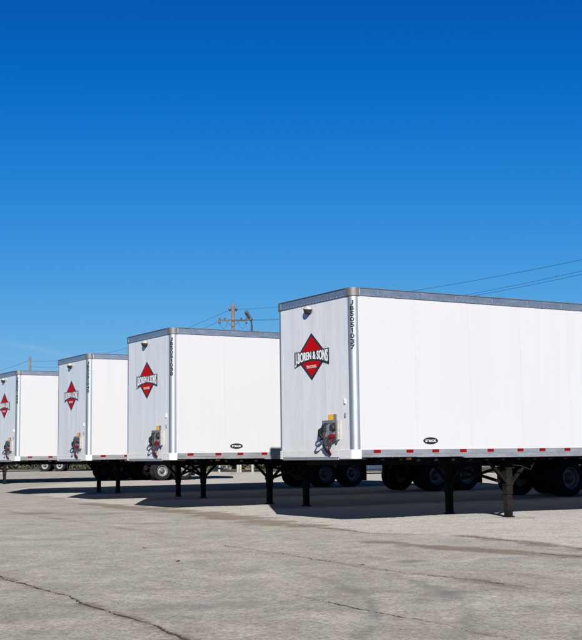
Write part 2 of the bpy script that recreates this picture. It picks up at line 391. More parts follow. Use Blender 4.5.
def crack(poly, w0, seed, gaps=0.0, wob=.03):
    r = random.Random(seed); mb = MB(); pts = []
    for (a, b), (c, d) in zip(poly[:-1], poly[1:]):
        n = max(2, int(math.hypot(c - a, d - b) / .022))
        pts += [(a + (c - a) * i / n, b + (d - b) * i / n) for i in range(n)]
    pts.append(poly[-1]); off = 0; wd = w0; vs = []
    dx, dy = poly[-1][0] - poly[0][0], poly[-1][1] - poly[0][1]; L = math.hypot(dx, dy); px, py = -dy / L, dx / L
    for i, (x, y) in enumerate(pts):
        off = off * .96 + r.gauss(0, wob * .22); wd = max(.3 * w0, min(2.8 * w0, wd * .82 + .18 * w0 + r.gauss(0, w0 * .36)))
        if gaps and (math.sin(i * .05 + seed) + .6 * math.sin(i * .17)) < gaps - 1: wd = .0012
        for s in (-1, 1):
            X_, Y_ = x + px * (off + s * wd / 2) + r.gauss(0, .004), y + py * (off + s * wd / 2)
            vs.append((X_, Y_, float(gz(np.array(X_), np.array(Y_))) + .004))
    mb.add(vs, [(2 * i, 2 * i + 1, 2 * i + 3, 2 * i + 2) for i in range(len(pts) - 1)])
    return mb.build('crack', M['crack'], ground)
crack(L_D, .016, 1); crack(L_C[4:], .009, 2, .8); crack(L_A[4:], .018, 3, .8); crack(L_B[1:], .020, 4, .9); crack(L_E, .009, 5, 1.0)

# ------------------------------------------------------------------ text meshes
def text_mesh(s, bold=.0, spacing=1.0):
    cu = bpy.data.curves.new('t', 'FONT'); cu.body = s; cu.size = 1; cu.offset = bold; cu.space_character = spacing; cu.resolution_u = 4
    o = bpy.data.objects.new('t', cu); C.objects.link(o)
    dg = bpy.context.evaluated_depsgraph_get(); me = bpy.data.meshes.new_from_object(o.evaluated_get(dg))
    bpy.data.objects.remove(o); bpy.data.curves.remove(cu)
    co = np.array([tuple(v.co) for v in me.vertices]); fs = [tuple(p.vertices) for p in me.polygons]
    bpy.data.meshes.remove(me)
    mn, mx = co.min(0), co.max(0)
    return (co[:, :2] - mn[:2]) / (mx[:2] - mn[:2]), fs, (mx[0] - mn[0]) / (mx[1] - mn[1])

# ------------------------------------------------------------------ trailer (x rearward, y to the far side, z up; origin under the near nose corner)
W, H, ZB, LEN, RC = 2.59, 4.11, 1.14, 16.15, .10
def arc(ox, oy, r, a0, a1, n=8): return [(ox + r * math.cos(a0 + (a1 - a0) * i / n), oy + r * math.sin(a0 + (a1 - a0) * i / n)) for i in range(n + 1)]

def lettering(txt, parent):
    mb = MB()
    for i, ch in enumerate(txt):
        uv, fs, asp = text_mesh(ch, .008)
        if ch == '1':
            uv = [(.42, 0), (.68, 0), (.68, 1), (.50, 1), (.24, .80), (.24, .66), (.42, .74)]; fs = [(0, 1, 2, 3, 6), (3, 4, 5, 6)]
        h = .078; wdt = .052 if ch == 'J' else .068
        ztop = 3.885 - i * .0975
        for q, (du, dz_) in enumerate(((-.004, 0), (.004, 0), (0, -.0045), (0, .0045))):   # overlapping strokes make the heavy face
            vs = []
            for u, v in uv:
                s = (u - .5) * wdt + du; th = math.radians(47) - s / RC      # th 0 = side face, 90 = nose face
                rr = RC + .004 + .0004 * q
                vs.append((RC - rr * math.sin(th), RC - rr * math.cos(th), ztop - h * (1 - v) + dz_))
            mb.add(vs, fs)
    return mb.build('number_lettering', M['navy'], parent, False)

def make_trailer():
    t = empty('box_trailer')
    # --- sides
    edges = [RC + .02]
    while edges[-1] < LEN - .3: edges.append(min(edges[-1] + 1.235, LEN - .06))
    for a, b in zip(edges[:-1], edges[1:]):
        p = MB().box(a + .0007, b - .0007, .004, .03, ZB + .10, H - .10).build('side_panel', M['white'], t)
    MB().box(RC, LEN - .06, .012, W - .012, ZB + .06, H - .04).build('box_core', M['white'], t)
    MB().box(RC, LEN - .06, W - .012, W - .002, ZB + .1, H - .1).build('far_side_sheet', M['white'], t)
    mb = MB()                                                     # rivet lines at the panel joints
    for e in edges[1:-1]:
        for s in (-.025, .025):
            for k in range(17):
                z = 1.36 + k * .158; mb.box(e + s - .005, e + s + .005, .0005, .0045, z, z + .010)
    tag(mb.build('panel_rivets', M['white'], t), kind='stuff')
    # --- nose: three sheets butted with narrow seams
    ye = [RC + .012, .90, 1.70, W - RC - .012]
    for a, b in zip(ye[:-1], ye[1:]):
        mb = MB(); nyy, nzz = 6, 12; vs = []; fs = []
        for j in range(nzz + 1):
            for i in range(nyy + 1):
                y = a + .002 + (b - a - .004) * i / nyy; z = 1.29 + (H - .12 - 1.29) * j / nzz
                vs.append((.004 + .0015 * math.sin(7 * y + 2 * z) * math.sin(3.1 * z), y, z))
        for j in range(nzz):
            for i in range(nyy): q = j * (nyy + 1) + i; fs.append((q, q + nyy + 1, q + nyy + 2, q + 1))
        mb.add(vs, fs, True); mb.build('nose_sheet', M['nose'], t, False)
    MB().box(.010, .08, RC, W - RC, 1.2, H - .06).build('nose_backing', M['nose'], t)
    # --- rounded corner posts with small flanges
    for far in (0, 1):
        out = [(RC + .03, 0.0)] + [(RC - RC * math.sin(a), RC - RC * math.cos(a)) for a in [PI / 2 * i / 10 for i in range(11)]] + [(0.0, RC + .03)]
        inn = [(.03 + x * (1 - .03 / RC) if x < RC else x, .03 + y * (1 - .03 / RC) if y < RC else y) for x, y in out]
        inn[0] = (RC + .03, .02); inn[-1] = (.02, RC + .03)
        poly = out + inn[::-1]
        if far: poly = [(x, W - y) for x, y in poly]
        mb = MB(); n = len(out)
        lo = [(x, y, ZB + .15) for x, y in out]; hi = [(x, y, H - .12) for x, y in out]
        if far: lo = [(x, W - y, z) for x, y, z in lo]; hi = [(x, W - y, z) for x, y, z in hi]
        mb.add(lo + hi, [(i, i + 1, n + i + 1, n + i) for i in range(n - 1)], True)
        mb.build('corner_post', M['alu_post'], t)
    # rivets on the post flange
    mb = MB()
    for k in range(44): z = 1.34 + k * .06; mb.box(RC + .012, RC + .022, -.003, .001, z, z + .01)
    tag(mb.build('post_rivets', M['alu'], t), kind='stuff')
    # --- top rails with a lip
    def rail(x0, x1, y0, y1): return MB().box(x0, x1, y0, y1, H - .14, H - .012)
    e = .016
    tr = bevel(rail(RC + .06, LEN, -e, .05).build('top_rail', M['top'], t))
    bevel(MB().box(RC + .06, LEN, -e - .010, .06, H - .010, H + .004).build('rail_lip', M['casting'], tr), .003)
    for k in range(18):
        if k == 0: spl = MB().box(0, .09, -e - .004, -e, H - .115, H - .035).build('splice_plate', M['top'], tr); spl.location.x = .55
        else: link('splice_plate', spl.data, tr, (.55 + k * .87, 0, 0))
    mb = MB()
    for k in range(150): x = .25 + k * .105; mb.box(x, x + .012, -e - .003, -e, H - .128, H - .116)
    tag(mb.build('rail_rivets', M['alu'], tr), kind='stuff')
    MB().box(RC + .06, LEN, W - .05, W + e, H - .14, H).build('top_rail', M['top'], t)
    nr = bevel(MB().box(-e, .05, RC + .06, W - RC - .06, H - .14, H - .012).build('top_rail', M['top'], t))
    bevel(MB().box(-e - .010, .06, RC + .06, W - RC - .06, H - .010, H + .004).build('rail_lip', M['casting'], nr), .003)
    mb = MB()
    for k in range(22): y = .25 + k * .1; mb.box(-e - .003, -e, y, y + .011, H - .128, H - .117)
    tag(mb.build('rail_rivets', M['alu'], nr), kind='stuff')
    for far in (0, 1):
        rr = RC + e + .004
        out = [(RC + .06, -e - .004)] + [(RC - rr * math.sin(a), RC - rr * math.cos(a)) for a in [PI / 2 * i / 10 for i in range(11)]] + [(-e - .004, RC + .06)]
        poly = out + [(RC + .06, RC + .06)]
        if far: poly = [(x, W - y) for x, y in poly]
        o = MB().prism(poly, lambda x, y: (x, y, H - .145), lambda x, y: (x, y, H + .006)).build('corner_casting', M['casting'], t)
        bevel(o, .008)
    MB().box(.04, LEN, .04, W - .04, H - .03, H - .004).build('roof', M['roof'], t)
    # --- bottom rail, deeper toward the landing gear
    poly = [(RC + .05, 1.155), (1.30, 1.155), (1.36, 1.148), (2.36, 1.148), (2.42, 1.125), (LEN, 1.125), (LEN, 1.288), (RC + .05, 1.288)]
    for y0, y1 in ((-.012, .05), (W - .05, W + .012)):
        o = MB().prism(poly, lambda x, z: (x, y0, z), lambda x, z: (x, y1, z)).build('bottom_rail', M['alu_rail'], t); bevel(o, .004, 1)
        if y0 < 0:
            bevel(MB().box(RC + .05, LEN, -.018, -.012, 1.205, 1.214).build('rail_rib', M['alu'], o), .002, 1)
            mb = MB()
            for k in range(150):
                x = .22 + k * .105
                for z in (1.178, 1.192): mb.box(x, x + .013, -.016, -.012, z, z + .009)
                if k % 3 == 0: mb.box(x + .03, x + .042, -.015, -.012, 1.165, 1.20)
            tag(mb.build('rail_rivets', M['alu'], o), kind='stuff')
            mb = MB(); rr_ = random.Random(5)
            for k in range(110):
                x = .20 + k * .145 + rr_.uniform(-.006, .006); z = 1.222 + .05 * (k % 2) * 0 - .0; mb.box(x, x + .018, -.0145, -.012, 1.150 + .012 * (k % 3 == 0), 1.166 + .006 * (k % 2))
            tag(mb.build('rail_slots', M['grey_tag'], o), kind='stuff')
    red = None
    for x in (.47, 1.17, 1.74, 2.37, 3.01, 3.73, 4.28, 4.92, 5.55, 6.2, 6.85, 7.5, 8.15, 8.8, 9.45, 10.1, 10.75, 11.4, 12.05, 12.7, 13.35, 14, 14.65, 15.3):
        if red is None: red = bevel(MB().box(-.075, .075, -.0165, -.012, 1.228, 1.283).build('red_reflector', M['red_tape'], t), .002, 1); red.location.x = x
        else: link('red_reflector', red.data, t, (x, 0, 0))
    # --- nose bolster plates
    b = bevel(MB().box(-.010, .05, .47, W - RC, 1.165, 1.288).build('bolster', M['bolster'], t))
    for far in (0, 1):
        rr = RC + .012
        out = [(RC + .045, -.012)] + [(RC - rr * math.sin(a), RC - rr * math.cos(a)) for a in [PI / 2 * i / 8 for i in range(9)]] + [(-.012, .465 if not far else RC + .05)]
        poly = out + [(.05, .465 if not far else RC + .05), (.05, .05 + RC), (RC + .045, .05)]
        if far: poly = [(x, W - y) for x, y in poly]
        bevel(MB().prism(poly, lambda x, y: (x, y, ZB - .005), lambda x, y: (x, y, 1.291)).build('bolster_corner', M['bolster'], t), .004)
    bevel(MB().box(-.004, 1.3, .50, W - .16, 1.115, 1.163).build('coupler_plate', M['alu_rail'], t), .006)
    # --- underframe
    mb = MB()
    mb.box(.06, LEN - .02, .06, W - .06, 1.15, 1.19)
    for k in range(40): x = .6 + k * .39; mb.box(x, x + .06, .05, W - .05, 1.075 if x > 1.3 else 1.10, 1.15)
    mb.box(.25, 1.4, .6, 2.0, 1.02, 1.114); mb.box(1.4, 3.1, .75, .87, 1.0, 1.08); mb.box(1.4, 3.1, W - .87, W - .75, 1.0, 1.08); mb.box(.6, 3.0, .20, .26, 1.03, 1.15)
    mb.tube([(.92, W / 2, 1.06), (.92, W / 2, .98)], .045, 12)
    mb.build('underframe', M['black'], t)
    bevel(MB().box(1.12, 1.22, .01, .07, 1.10, 1.145).build('side_marker_lamp', M['amber'], t), .008)
    # --- landing gear
    TL = 3.743
    for y in (.40, W - .40):
        lg = MB().box(TL - .072, TL + .072, y - .072, y + .072, .42, 1.08).build('landing_leg', M['leg'], t); bevel(lg, .008)
        bevel(MB().box(TL - .06, TL + .06, y - .06, y + .06, .02, .46).build('inner_leg', M['leg'], lg), .006)
        bevel(MB().box(TL - .085, TL + .085, y - .085, y + .085, -.012, .02).build('foot', M['leg'], lg), .006)
        MB().box(TL - .084, TL + .084, y - .084, y + .084, .60, .66).build('collar', M['leg'], lg)
        for s in (-1, 1):
            MB().bar((TL + s * .06, y - .04, .64), (TL + s * .52, y - .04, 1.09), .05, .07, (0, 1, 0)).build('brace', M['leg'], lg)
        MB().bar((TL + .10, y - .02, .92), (TL + .60, y - .02, 1.06), .03, .05, (0, 1, 0)).build('brace', M['leg'], lg)
        bevel(MB().box(TL - .60, TL + .64, y - .09, y + .09, 1.055, 1.10).build('mount_plate', M['leg'], lg), .005)
        MB().box(TL - .10, TL + .10, y - .085, y + .085, .90, 1.05).build('gearbox', M['leg'], lg)
    MB().tube([(TL, .40, .98), (TL, W - .40, .98)], .022, 8).build('cross_shaft', M['leg'], t)
    MB().bar((TL - .02, .45, .95), (TL - .02, W - .45, .62), .05, .05).bar((TL + .03, .45, .62), (TL + .03, W - .45, .95), .05, .05).build('cross_brace', M['leg'], t)
    mb = MB().tube([(TL + .02, .30, .97), (TL + .02, .16, .97), (TL + .10, .12, .96), (TL + .34, .12, .88), (TL + .42, .12, 1.0)], .013, 6)
    mb.build('crank_handle', M['leg'], t)
    # --- running gear
    TA = 12.0
    for y in (.62, W - .62): MB().box(TA - 1.5, TA + 2.6, y - .05, y + .05, .86, 1.074).build('slider_rail', M['black'], t)
    mb = MB()
    for y in (.62, W - .62):
        mb.box(TA - .12, TA + .12, y - .07, y + .07, .55, .86); mb.box(TA + 1.245 - .12, TA + 1.245 + .12, y - .07, y + .07, .55, .86)
        mb.box(TA + .55, TA + .70, y - .06, y + .06, .50, .86)
        mb.bar((TA - .7, y, .70), (TA, y, .58), .08, .05); mb.bar((TA + .62, y, .62), (TA + 1.2, y, .58), .08, .05)
        mb.box(TA - .8, TA - .62, y - .06, y + .06, .55, .86)
    mb.tube([(TA + .3, .9, .78), (TA + .3, 1.7, .78)], .13, 14)
    mb.build('suspension', M['black'], t)
    for ax in (TA, TA + 1.245):
        MB().tube([(ax, .30, .5), (ax, W - .30, .5)], .065, 12).build('axle', M['black'], t)
        for q in (.75, W - .92): MB().tube([(ax - .22, q, .62), (ax - .22, q + .17, .62)], .085, 12).build('brake_chamber', M['black'], t)
    # wheels: built on the near side, y grows inward
    RT, wd = .505, .245
    prof = [(.285, 0.03), (.30, .008), (.36, -.002), (.43, .004), (.475, .018), (.497, .040), (RT, .060)]
    groove = []
    for g in (.085, .122, .16): groove += [(RT, g - .008), (.49, g - .006), (.49, g + .006), (RT, g + .008)]
    prof = prof + groove + [(RT, .185), (.497, .205), (.475, .227), (.43, .241), (.36, .247), (.30, .237), (.285, .215)]
    tm = MB().lathe(prof, 40).lathe([(.2852, .03), (.2852, .215)], 40).mesh('wheel'); tm.materials.append(M['tyre'])
    rp = [(.292, .012), (.288, .004), (.278, .006), (.272, .03), (.262, .06), (.255, .11), (.24, .135), (.215, .142), (.168, .136), (.135, .118), (.125, .10)]
    hole = lambda i, k: i == 7 and (k % 8) in (1, 2, 3)
    rm = MB().lathe(rp, 40, skip=hole).lathe([(.262, .16), (.02, .16)], 24).mesh('rim'); rm.materials.append(M['rim'])
    hb = MB().lathe([(.125, .10), (.122, .055), (.10, .045), (.088, .040), (.085, -.005), (.07, -.018), (.02, -.02), (.001, -.02)], 20)
    for k in range(10):
        a = 2 * PI * k / 10; x, z = .142 * math.cos(a), .142 * math.sin(a); hb.tube([(x, .13, z), (x, .085, z)], .014, 6)
    hm = hb.mesh('hub'); hm.materials.append(M['hub'])
    for ax in (TA, TA + 1.245):
        for far in (0, 1):
            for inner in (0, 1):
                y = .02 + inner * .33
                o = link('wheel', tm, t, (ax, y if not far else W - y, .5)); o.rotation_euler = (0, random.random() * 6, 0) if not far else (0, random.random() * 6, PI)
                link('rim', rm, o)
                if not inner: link('hub', hm, o)
    for y in (.04, W - .68): MB().box(TA + 1.245 + .62, TA + 1.245 + .632, y, y + .64, .22, 1.06).build('mud_flap', M['rubber'], t)
    # --- rear frame, doors, bumper
    rf = MB().box(LEN - .06, LEN + .02, -.01, .12, 1.1, H).box(LEN - .06, LEN + .02, W - .12, W + .01, 1.1, H).box(LEN - .06, LEN + .02, .12, W - .12, 1.1, 1.26).box(LEN - .06, LEN + .02, .12, W - .12, H - .2, H)
    rf.build('rear_frame', M['alu'], t)
    for y0, y1 in ((.125, W / 2 - .004), (W / 2 + .004, W - .125)):
        d = MB().box(LEN - .04, LEN + .005, y0, y1, 1.265, H - .205).build('rear_door', M['white'], t)
        yy = y0 + (.82 if y0 < 1 else .35)
        MB().tube([(LEN + .03, yy, 1.2), (LEN + .03, yy, H - .15)], .017, 8).bar((LEN + .04, yy, 1.75), (LEN + .04, yy - .35, 1.75), .03, .03).build('lock_rod', M['alu'], d)
    mb = MB().box(LEN - .1, LEN, .25, W - .25, .50, .60)
    for y in (.7, W - .7): mb.box(LEN - .09, LEN - .01, y - .04, y + .04, .60, 1.1)
    mb.build('rear_bumper', M['alu_rail'], t)
    for y in (.25, .40, W - .40, W - .25): MB().lathe([(.05, -.012), (.045, -.02), (.001, -.022)], 14).build('tail_lamp', M['red_tape'], t).matrix_local = Matrix.Translation((LEN + .0, y, 1.18)) @ Matrix.Rotation(PI / 2, 4, 'Z')
    # --- hooded vent high on the nose
    vy, vz = 1.42, 3.865
    mb = MB(); vs = []; nA, nB = 14, 6
    for j in range(nB + 1):
        q = PI / 2 * j / nB
        for i in range(nA + 1):
            a = PI * i / nA * 1.16 - .25
            vs.append((.0 - .11 * math.sin(q), vy - .105 * math.cos(q) * math.cos(a), vz + .075 * math.cos(q) * math.sin(a) + .012))
    fs = [(j * (nA + 1) + i, j * (nA + 1) + i + 1, (j + 1) * (nA + 1) + i + 1, (j + 1) * (nA + 1) + i) for j in range(nB) for i in range(nA)]
    mb.add(vs, fs, True)
    hood = mb.build('vent_hood', M['vent'], t)
    so_ = hood.modifiers.new('thick', 'SOLIDIFY'); so_.thickness = .006; so_.offset = -1
    mb = MB(); n = 20
    vs = [(-.002, vy + .12 * math.cos(2 * PI * k / n), vz + .085 * math.sin(2 * PI * k / n) - .005) for k in range(n)]
    mb.add(vs, [tuple(range(n))]); mb.build('vent_opening', M['grey_tag'], hood)
    MB().tube([(-.022, vy, vz + .005), (-.022, vy, vz - .045), (-.02, vy, vz - .075)], [.085, .075, .05], 14).build('vent_louvre', M['rubber'], hood)
    # --- logo: diamond, banner, lettering
    cy_, cz_ = 1.35, 3.0; hh, hw = .435, .545
    def dia(s, x): return [(x, cy_, cz_ + hh * s), (x, cy_ - hw * s, cz_), (x, cy_, cz_ - hh * s), (x, cy_ + hw * s, cz_)]
    def flat(vs, nm, mt, par): return MB().add(vs, [tuple(range(len(vs)))]).build(nm, mt, par, False)
    lg = flat(dia(1.0, -.002), 'logo_decal', M['navy'], t)
    flat(dia(.86, -.005), 'logo_diamond', M['red'], lg)
    NB = 24; hb_ = .60
    zt = lambda u: 3.105 + .012 * u * u
    zb = lambda u: 2.925 - .105 * abs(u) ** 1.7
    top = [(cy_ - hb_ * u, zt(u)) for u in [-1 + 2 * i / NB for i in range(NB + 1)]]
    bot = [(cy_ - hb_ * u, zb(u)) for u in [-1 + 2 * i / NB for i in range(NB + 1)]]
    vs = [(-.008, y, z) for y, z in top] + [(-.008, y, z) for y, z in bot]
    MB().add(vs, [(i, i + 1, NB + 2 + i, NB + 1 + i) for i in range(NB)]).build('logo_banner', M['navy'], lg, False)
    uv, fs, _ = text_mesh('J.BOREN & SONS', .018, 1.04)
    mb = MB()
    for k, du in enumerate((-.007, -.0035, 0, .0035, .007)):
        vs = []
        for u, v in uv:
            q = (u * 2 - 1) * .945; y = cy_ - hb_ * q + du; a, b2 = zb(q) + .006, zt(q) - .014
            vv_ = v if u < .075 else max(0, (v - .13) / .87)
            vs.append((-.011 - .0003 * k, y, a + (b2 - a) * vv_))
        mb.add(vs, fs)
    mb.build('logo_lettering', M['white_vinyl'], lg, False)
    uv, fs, _ = text_mesh('TRUCKING', .03, 1.1)
    MB().add([(-.011, cy_ + .17 - .34 * u, 2.785 + .056 * v) for u, v in uv], fs).build('logo_small_lettering', M['white_vinyl'], lg, False)
    # --- builder's oval on the side
    n = 36
    ov = MB().add([(1.645 + .165 * math.cos(2 * PI * k / n), .001, 1.435 + .062 * math.sin(2 * PI * k / n)) for k in range(n)], [tuple(range(n))]).build('maker_oval', M['navy'], t, False)
    uv, fs, _ = text_mesh('STRICK', .02, 1.0)
    MB().add([(1.645 - .12 + .24 * u, -.003, 1.415 + .040 * v) for u, v in uv], fs).build('oval_lettering', M['white_vinyl'], ov, False)
    # --- air and electrical box on the nose
    gb = bevel(MB().box(-.05, .003, .44, .90, 1.47, 1.80).build('connector_box', M['box_metal'], t), .01)
    mb = MB().box(-.075, -.05, .43, .91, 1.765, 1.815).box(-.075, -.05, .43, .47, 1.46, 1.765).box(-.07, -.05, .86, .91, 1.56, 1.765)
    mb.build('box_frame', M['grey_tag'], gb)
    MB().box(-.058, -.05, .60, .76, 1.50, 1.76).build('box_cover', M['alu'], gb)
    bevel(MB().lathe([(.001, -.03), (.06, -.03), (.065, 0), (.065, .04)], 16).build('socket', M['rubber'], gb), .004).matrix_local = Matrix.Translation((-.08, .56, 1.68)) @ Matrix.Rotation(-PI / 2, 4, 'Z')
    MB().box(-.10, -.05, .80, .87, 1.62, 1.75).tube([(-.07, .83, 1.64), (-.09, .84, 1.56), (-.07, .84, 1.48)], .026, 8).build('plug', M['rubber'], gb)
    g = MB().tube([(-.07, .47, 1.53), (-.12, .53, 1.535), (-.11, .62, 1.53)], .032, 10); g.lathe([(.001, -.035), (.04, -.035), (.046, .0), (.04, .03)], 14, (-.10, .55, 1.53)); g.build('red_gladhand', M['hose_red'], gb)
    g = MB().tube([(-.04, .95, 1.66), (-.06, 1.00, 1.64), (-.06, 1.01, 1.55), (-.05, .97, 1.48)], .042, 10); g.build('dark_gladhand', M['rubber'], gb)
    def hose(pts, r, mt, nm):
        P = [Vector(p) for p in pts]; out = []
        for i in range(len(P) - 1):
            p0, p1, p2, p3 = P[max(i - 1, 0)], P[i], P[i + 1], P[min(i + 2, len(P) - 1)]
            for k in range(6):
                s = k / 6; out.append(.5 * ((2 * p1) + (p2 - p0) * s + (2 * p0 - 5 * p1 + 4 * p2 - p3) * s * s + (3 * p1 - p0 - 3 * p2 + p3) * s ** 3))
        out.append(P[-1]); return MB().tube(out, r, 8).build(nm, mt, gb)
    hose([(-.07, .84, 1.48), (-.10, .80, 1.38), (-.06, .76, 1.28), (-.015, .74, 1.20)], .022, M['rubber'], 'black_hose')
    hose([(-.07, .74, 1.52), (-.11, .77, 1.42), (-.08, .74, 1.30), (-.015, .72, 1.21)], .020, M['rubber'], 'black_hose')
    hose([(-.10, .54, 1.49), (-.12, .58, 1.42), (-.10, .66, 1.32), (-.03, .71, 1.22)], .014, M['hose_red'], 'red_hose')
    hose([(-.08, 1.00, 1.50), (-.12, 1.06, 1.40), (-.10, 1.0, 1.36), (-.08, .90, 1.40), (-.05, .80, 1.24)], .017, M['hose_blue'], 'blue_hose')
    tg = MB().box(-.02, .003, .625, .78, 1.815, 1.92).build('yellow_tag', M['yellow'], t)
    MB().box(-.018, .003, .53, .624, 1.815, 1.92).build('grey_tag', M['grey_tag'], t)
    bevel(MB().box(-.022, .003, .24, .275, 2.09, 2.18).build('document_holder', M['bolster'], t), .008)
    bevel(MB().box(-.02, .003, .235, .265, 1.86, 1.93).build('small_bracket', M['grey_tag'], t), .004)
    return t

proto = make_trailer()
GROUP = 'white box trailers parked in a row'
spots = [
    ((1.0585, 20.3432), YAW, 'JBS051037', 'nearest and largest white box trailer, its tail cut by the right picture edge'),
    ((-2.7054, 26.4049), YAW - .0015, 'JBS051038', 'white box trailer second from the right, directly behind the nearest trailer'),
    ((-5.6932, 32.8223), YAW - .0152, 'JBS051042', 'white box trailer third from the right, its nose between two others'),
    ((-9.0632, 38.8257), YAW, 'JBS051045', 'white box trailer farthest left, its nose cut by the left picture edge'),
    ((-17.1, 55.75), YAW, 'JBS051049', 'far trailer showing only landing legs and wheels beneath the leftmost trailers'),
    ((-19.8, 58.3), YAW, 'JBS051050', 'far trailer just behind another, its dark shaded wheels under the third trailer from the right'),
    ((-33.0, 100.0), 0.04, 'JBS051053', 'most distant trailer, only two sunlit wheels showing under the leftmost trailer'),
]
for i, ((x, y), yaw, num, lab) in enumerate(spots):
    o = proto if i == 0 else copy_tree(proto)
    o.location = (x, y, .12 if i == 6 else 0); o.rotation_euler = (0, 0, yaw)
    tag(o, lab, 'trailer', GROUP)
for o, s in zip([o for o in C.objects if o.type == 'EMPTY' and o.name.startswith('box_trailer')], spots): lettering(s[2], o)

# ------------------------------------------------------------------ power line
def pole(loc, h, arm_dir, label, arms=True):
    t = empty('utility_pole', loc); n = 10
    MB().tube([(0, 0, -.3), (0, 0, h * .5), (0, 0, h)], [.19, .165, .13], 12).build('pole_shaft', M['wood'], t)
    if arms:
        d = Vector(arm_dir).normalized()
        for za, L in ((h - 1.5, 1.3),):
            ca = MB().bar(Vector((0, 0, za)) - d * L + Vector((0, -.14, 0)), Vector((0, 0, za)) + d * L + Vector((0, -.14, 0)), .10, .14).build('crossarm', M['wood_dark'], t)
            MB().bar(Vector((0, -.16, za - .6)), Vector((0, -.16, za)) + d * .7, .03, .05).bar(Vector((0, -.16, za - .6)), Vector((0, -.16, za)) - d * .7, .03, .05).build('arm_brace', M['lamp_metal'], ca)
            for s in (-1.2, -.75, .75, 1.2):
                p = Vector((0, -.14, za)) + d * s
                MB().tube([p + Vector((0, 0, .06)), p + Vector((0, 0, .14)), p + Vector((0, 0, .2)), p + Vector((0, 0, .3))], [.03, .09, .06, .05], 8).build('insulator', M['insul'], ca)
                if abs(s) > 1: MB().tube([p + Vector((0, 0, -.07)), p + Vector((0, 0, -.2)), p + Vector((0, 0, -.32))], [.05, .09, .06], 8).build('insulator', M['insul'], ca)
            for s in (-1, 1):
                a = Vector((0, -.2, za - .3)) + d * 1.2 * s; b = Vector((0, -.2, za - .1)) + d * .45 * s
                MB().tube([a.lerp(b, k / 8) + Vector((0, 0, -.55 * math.sin(PI * k / 8))) for k in range(9)], .015, 5).build('jumper_wire', M['wire'], ca)
        for s in (-1, 1):
            p = d * .28 * s + Vector((0, 0, h - .62)); MB().bar((0, 0, h - .62), p, .06, .08).tube([p + Vector((0, 0, -.05)), p + Vector((0, 0, .08)), p + Vector((0, 0, .26))], [.05, .13, .07], 8).build('top_insulator', M['insul'], t)
    tag(t, label, 'pole', 'utility poles beyond the trailers'); return t
LX, LY = 21.5, -40.0
PA = (-5.2, 105.0)
pole((*PA, .12), 14.7, (1, .12, 0), 'wooden utility pole with crossarm and insulators rising behind the second trailer')
pole((-33.4, 150, .12), 14.0, (.94, .3, 0), 'distant thin bare pole rising above the leftmost trailer roof', False)
pole((PA[0] + LX * 1.16, PA[1] + LY * 1.16, 0), 12.9, (.88, .47, 0), 'wooden utility pole out past the right edge carrying the near wire ends')
def wire(fn, n, r, label):
    mb = MB().tube([fn(k / n) for k in range(n + 1)], r, 5); o = mb.build('power_wire', M['wire'], None); tag(o, label, 'wire', 'overhead power wires')
def span(h0, a, b, off): return lambda q: (PA[0] + LX * 1.16 * q + off, PA[1] + LY * 1.16 * q, h0 - a * 1.16 * q + b * (1.16 * q) ** 2)
wire(span(14.3, 4.45, 2.05, .1), 40, .011, 'upper power wire sloping up to the right above the nearest trailer')
wire(span(13.35, 4.85, 2.72, -.15), 40, .010, 'higher of the paired lower wires above the nearest trailer roof')
wire(span(13.30, 4.85, 2.66, .22), 40, .010, 'lower of the paired wires above the nearest trailer roof')
PBp = (-33.4, 150.0)
def span2(h0, h1, sag, o0, o1): return lambda q: (PA[0] + (PBp[0] - PA[0]) * q + o0 * (1 - q) + o1 * q, PA[1] + (PBp[1] - PA[1]) * q, h0 + (h1 - h0) * q - 4 * sag * q * (1 - q))
wire(span2(14.3, 13.6, 1.3, -.25, 0), 30, .012, 'top wire dropping left from the crossarm pole toward the distant pole')
wire(span2(13.3, 12.9, 1.4, -1.2, 0), 30, .012, 'lower wire running from the left crossarm end to the distant pole')
wire(lambda q: (-33.4 - 26 * q, 150 + 14 * q, 13.7 - 3.5 * q - 4 * .9 * q * (1 - q)), 20, .018, 'wire falling away to the left of the distant pole')
# floodlight mast
t = empty('lamp_post', (-3.36, 100, .12))
MB().tube([(0, 0, -.2), (0, 0, 7), (0, 0, 12.2)], [.13, .11, .085], 10).build('mast', M['lamp_metal'], t)
MB().tube([(0, 0, 12.1), (-.02, 0, 12.5), (-.14, 0, 12.85)], .06, 8).build('bracket', M['lamp_metal'], t)
hd = MB().bar((-.02, -.02, 12.62), (-.50, -.02, 13.42), .30, .34, (0, 1, 0)).build('lamp_head', M['lamp_metal'], t); bevel(hd, .04)
MB().bar((-.20, -.22, 12.75), (-.50, -.22, 13.25), .24, .03, (0, 1, 0)).build('lamp_glass', M['glass'], hd)
tag(t, 'dark floodlight mast with tilted lamp head right of the crossarm pole', 'lamp post')

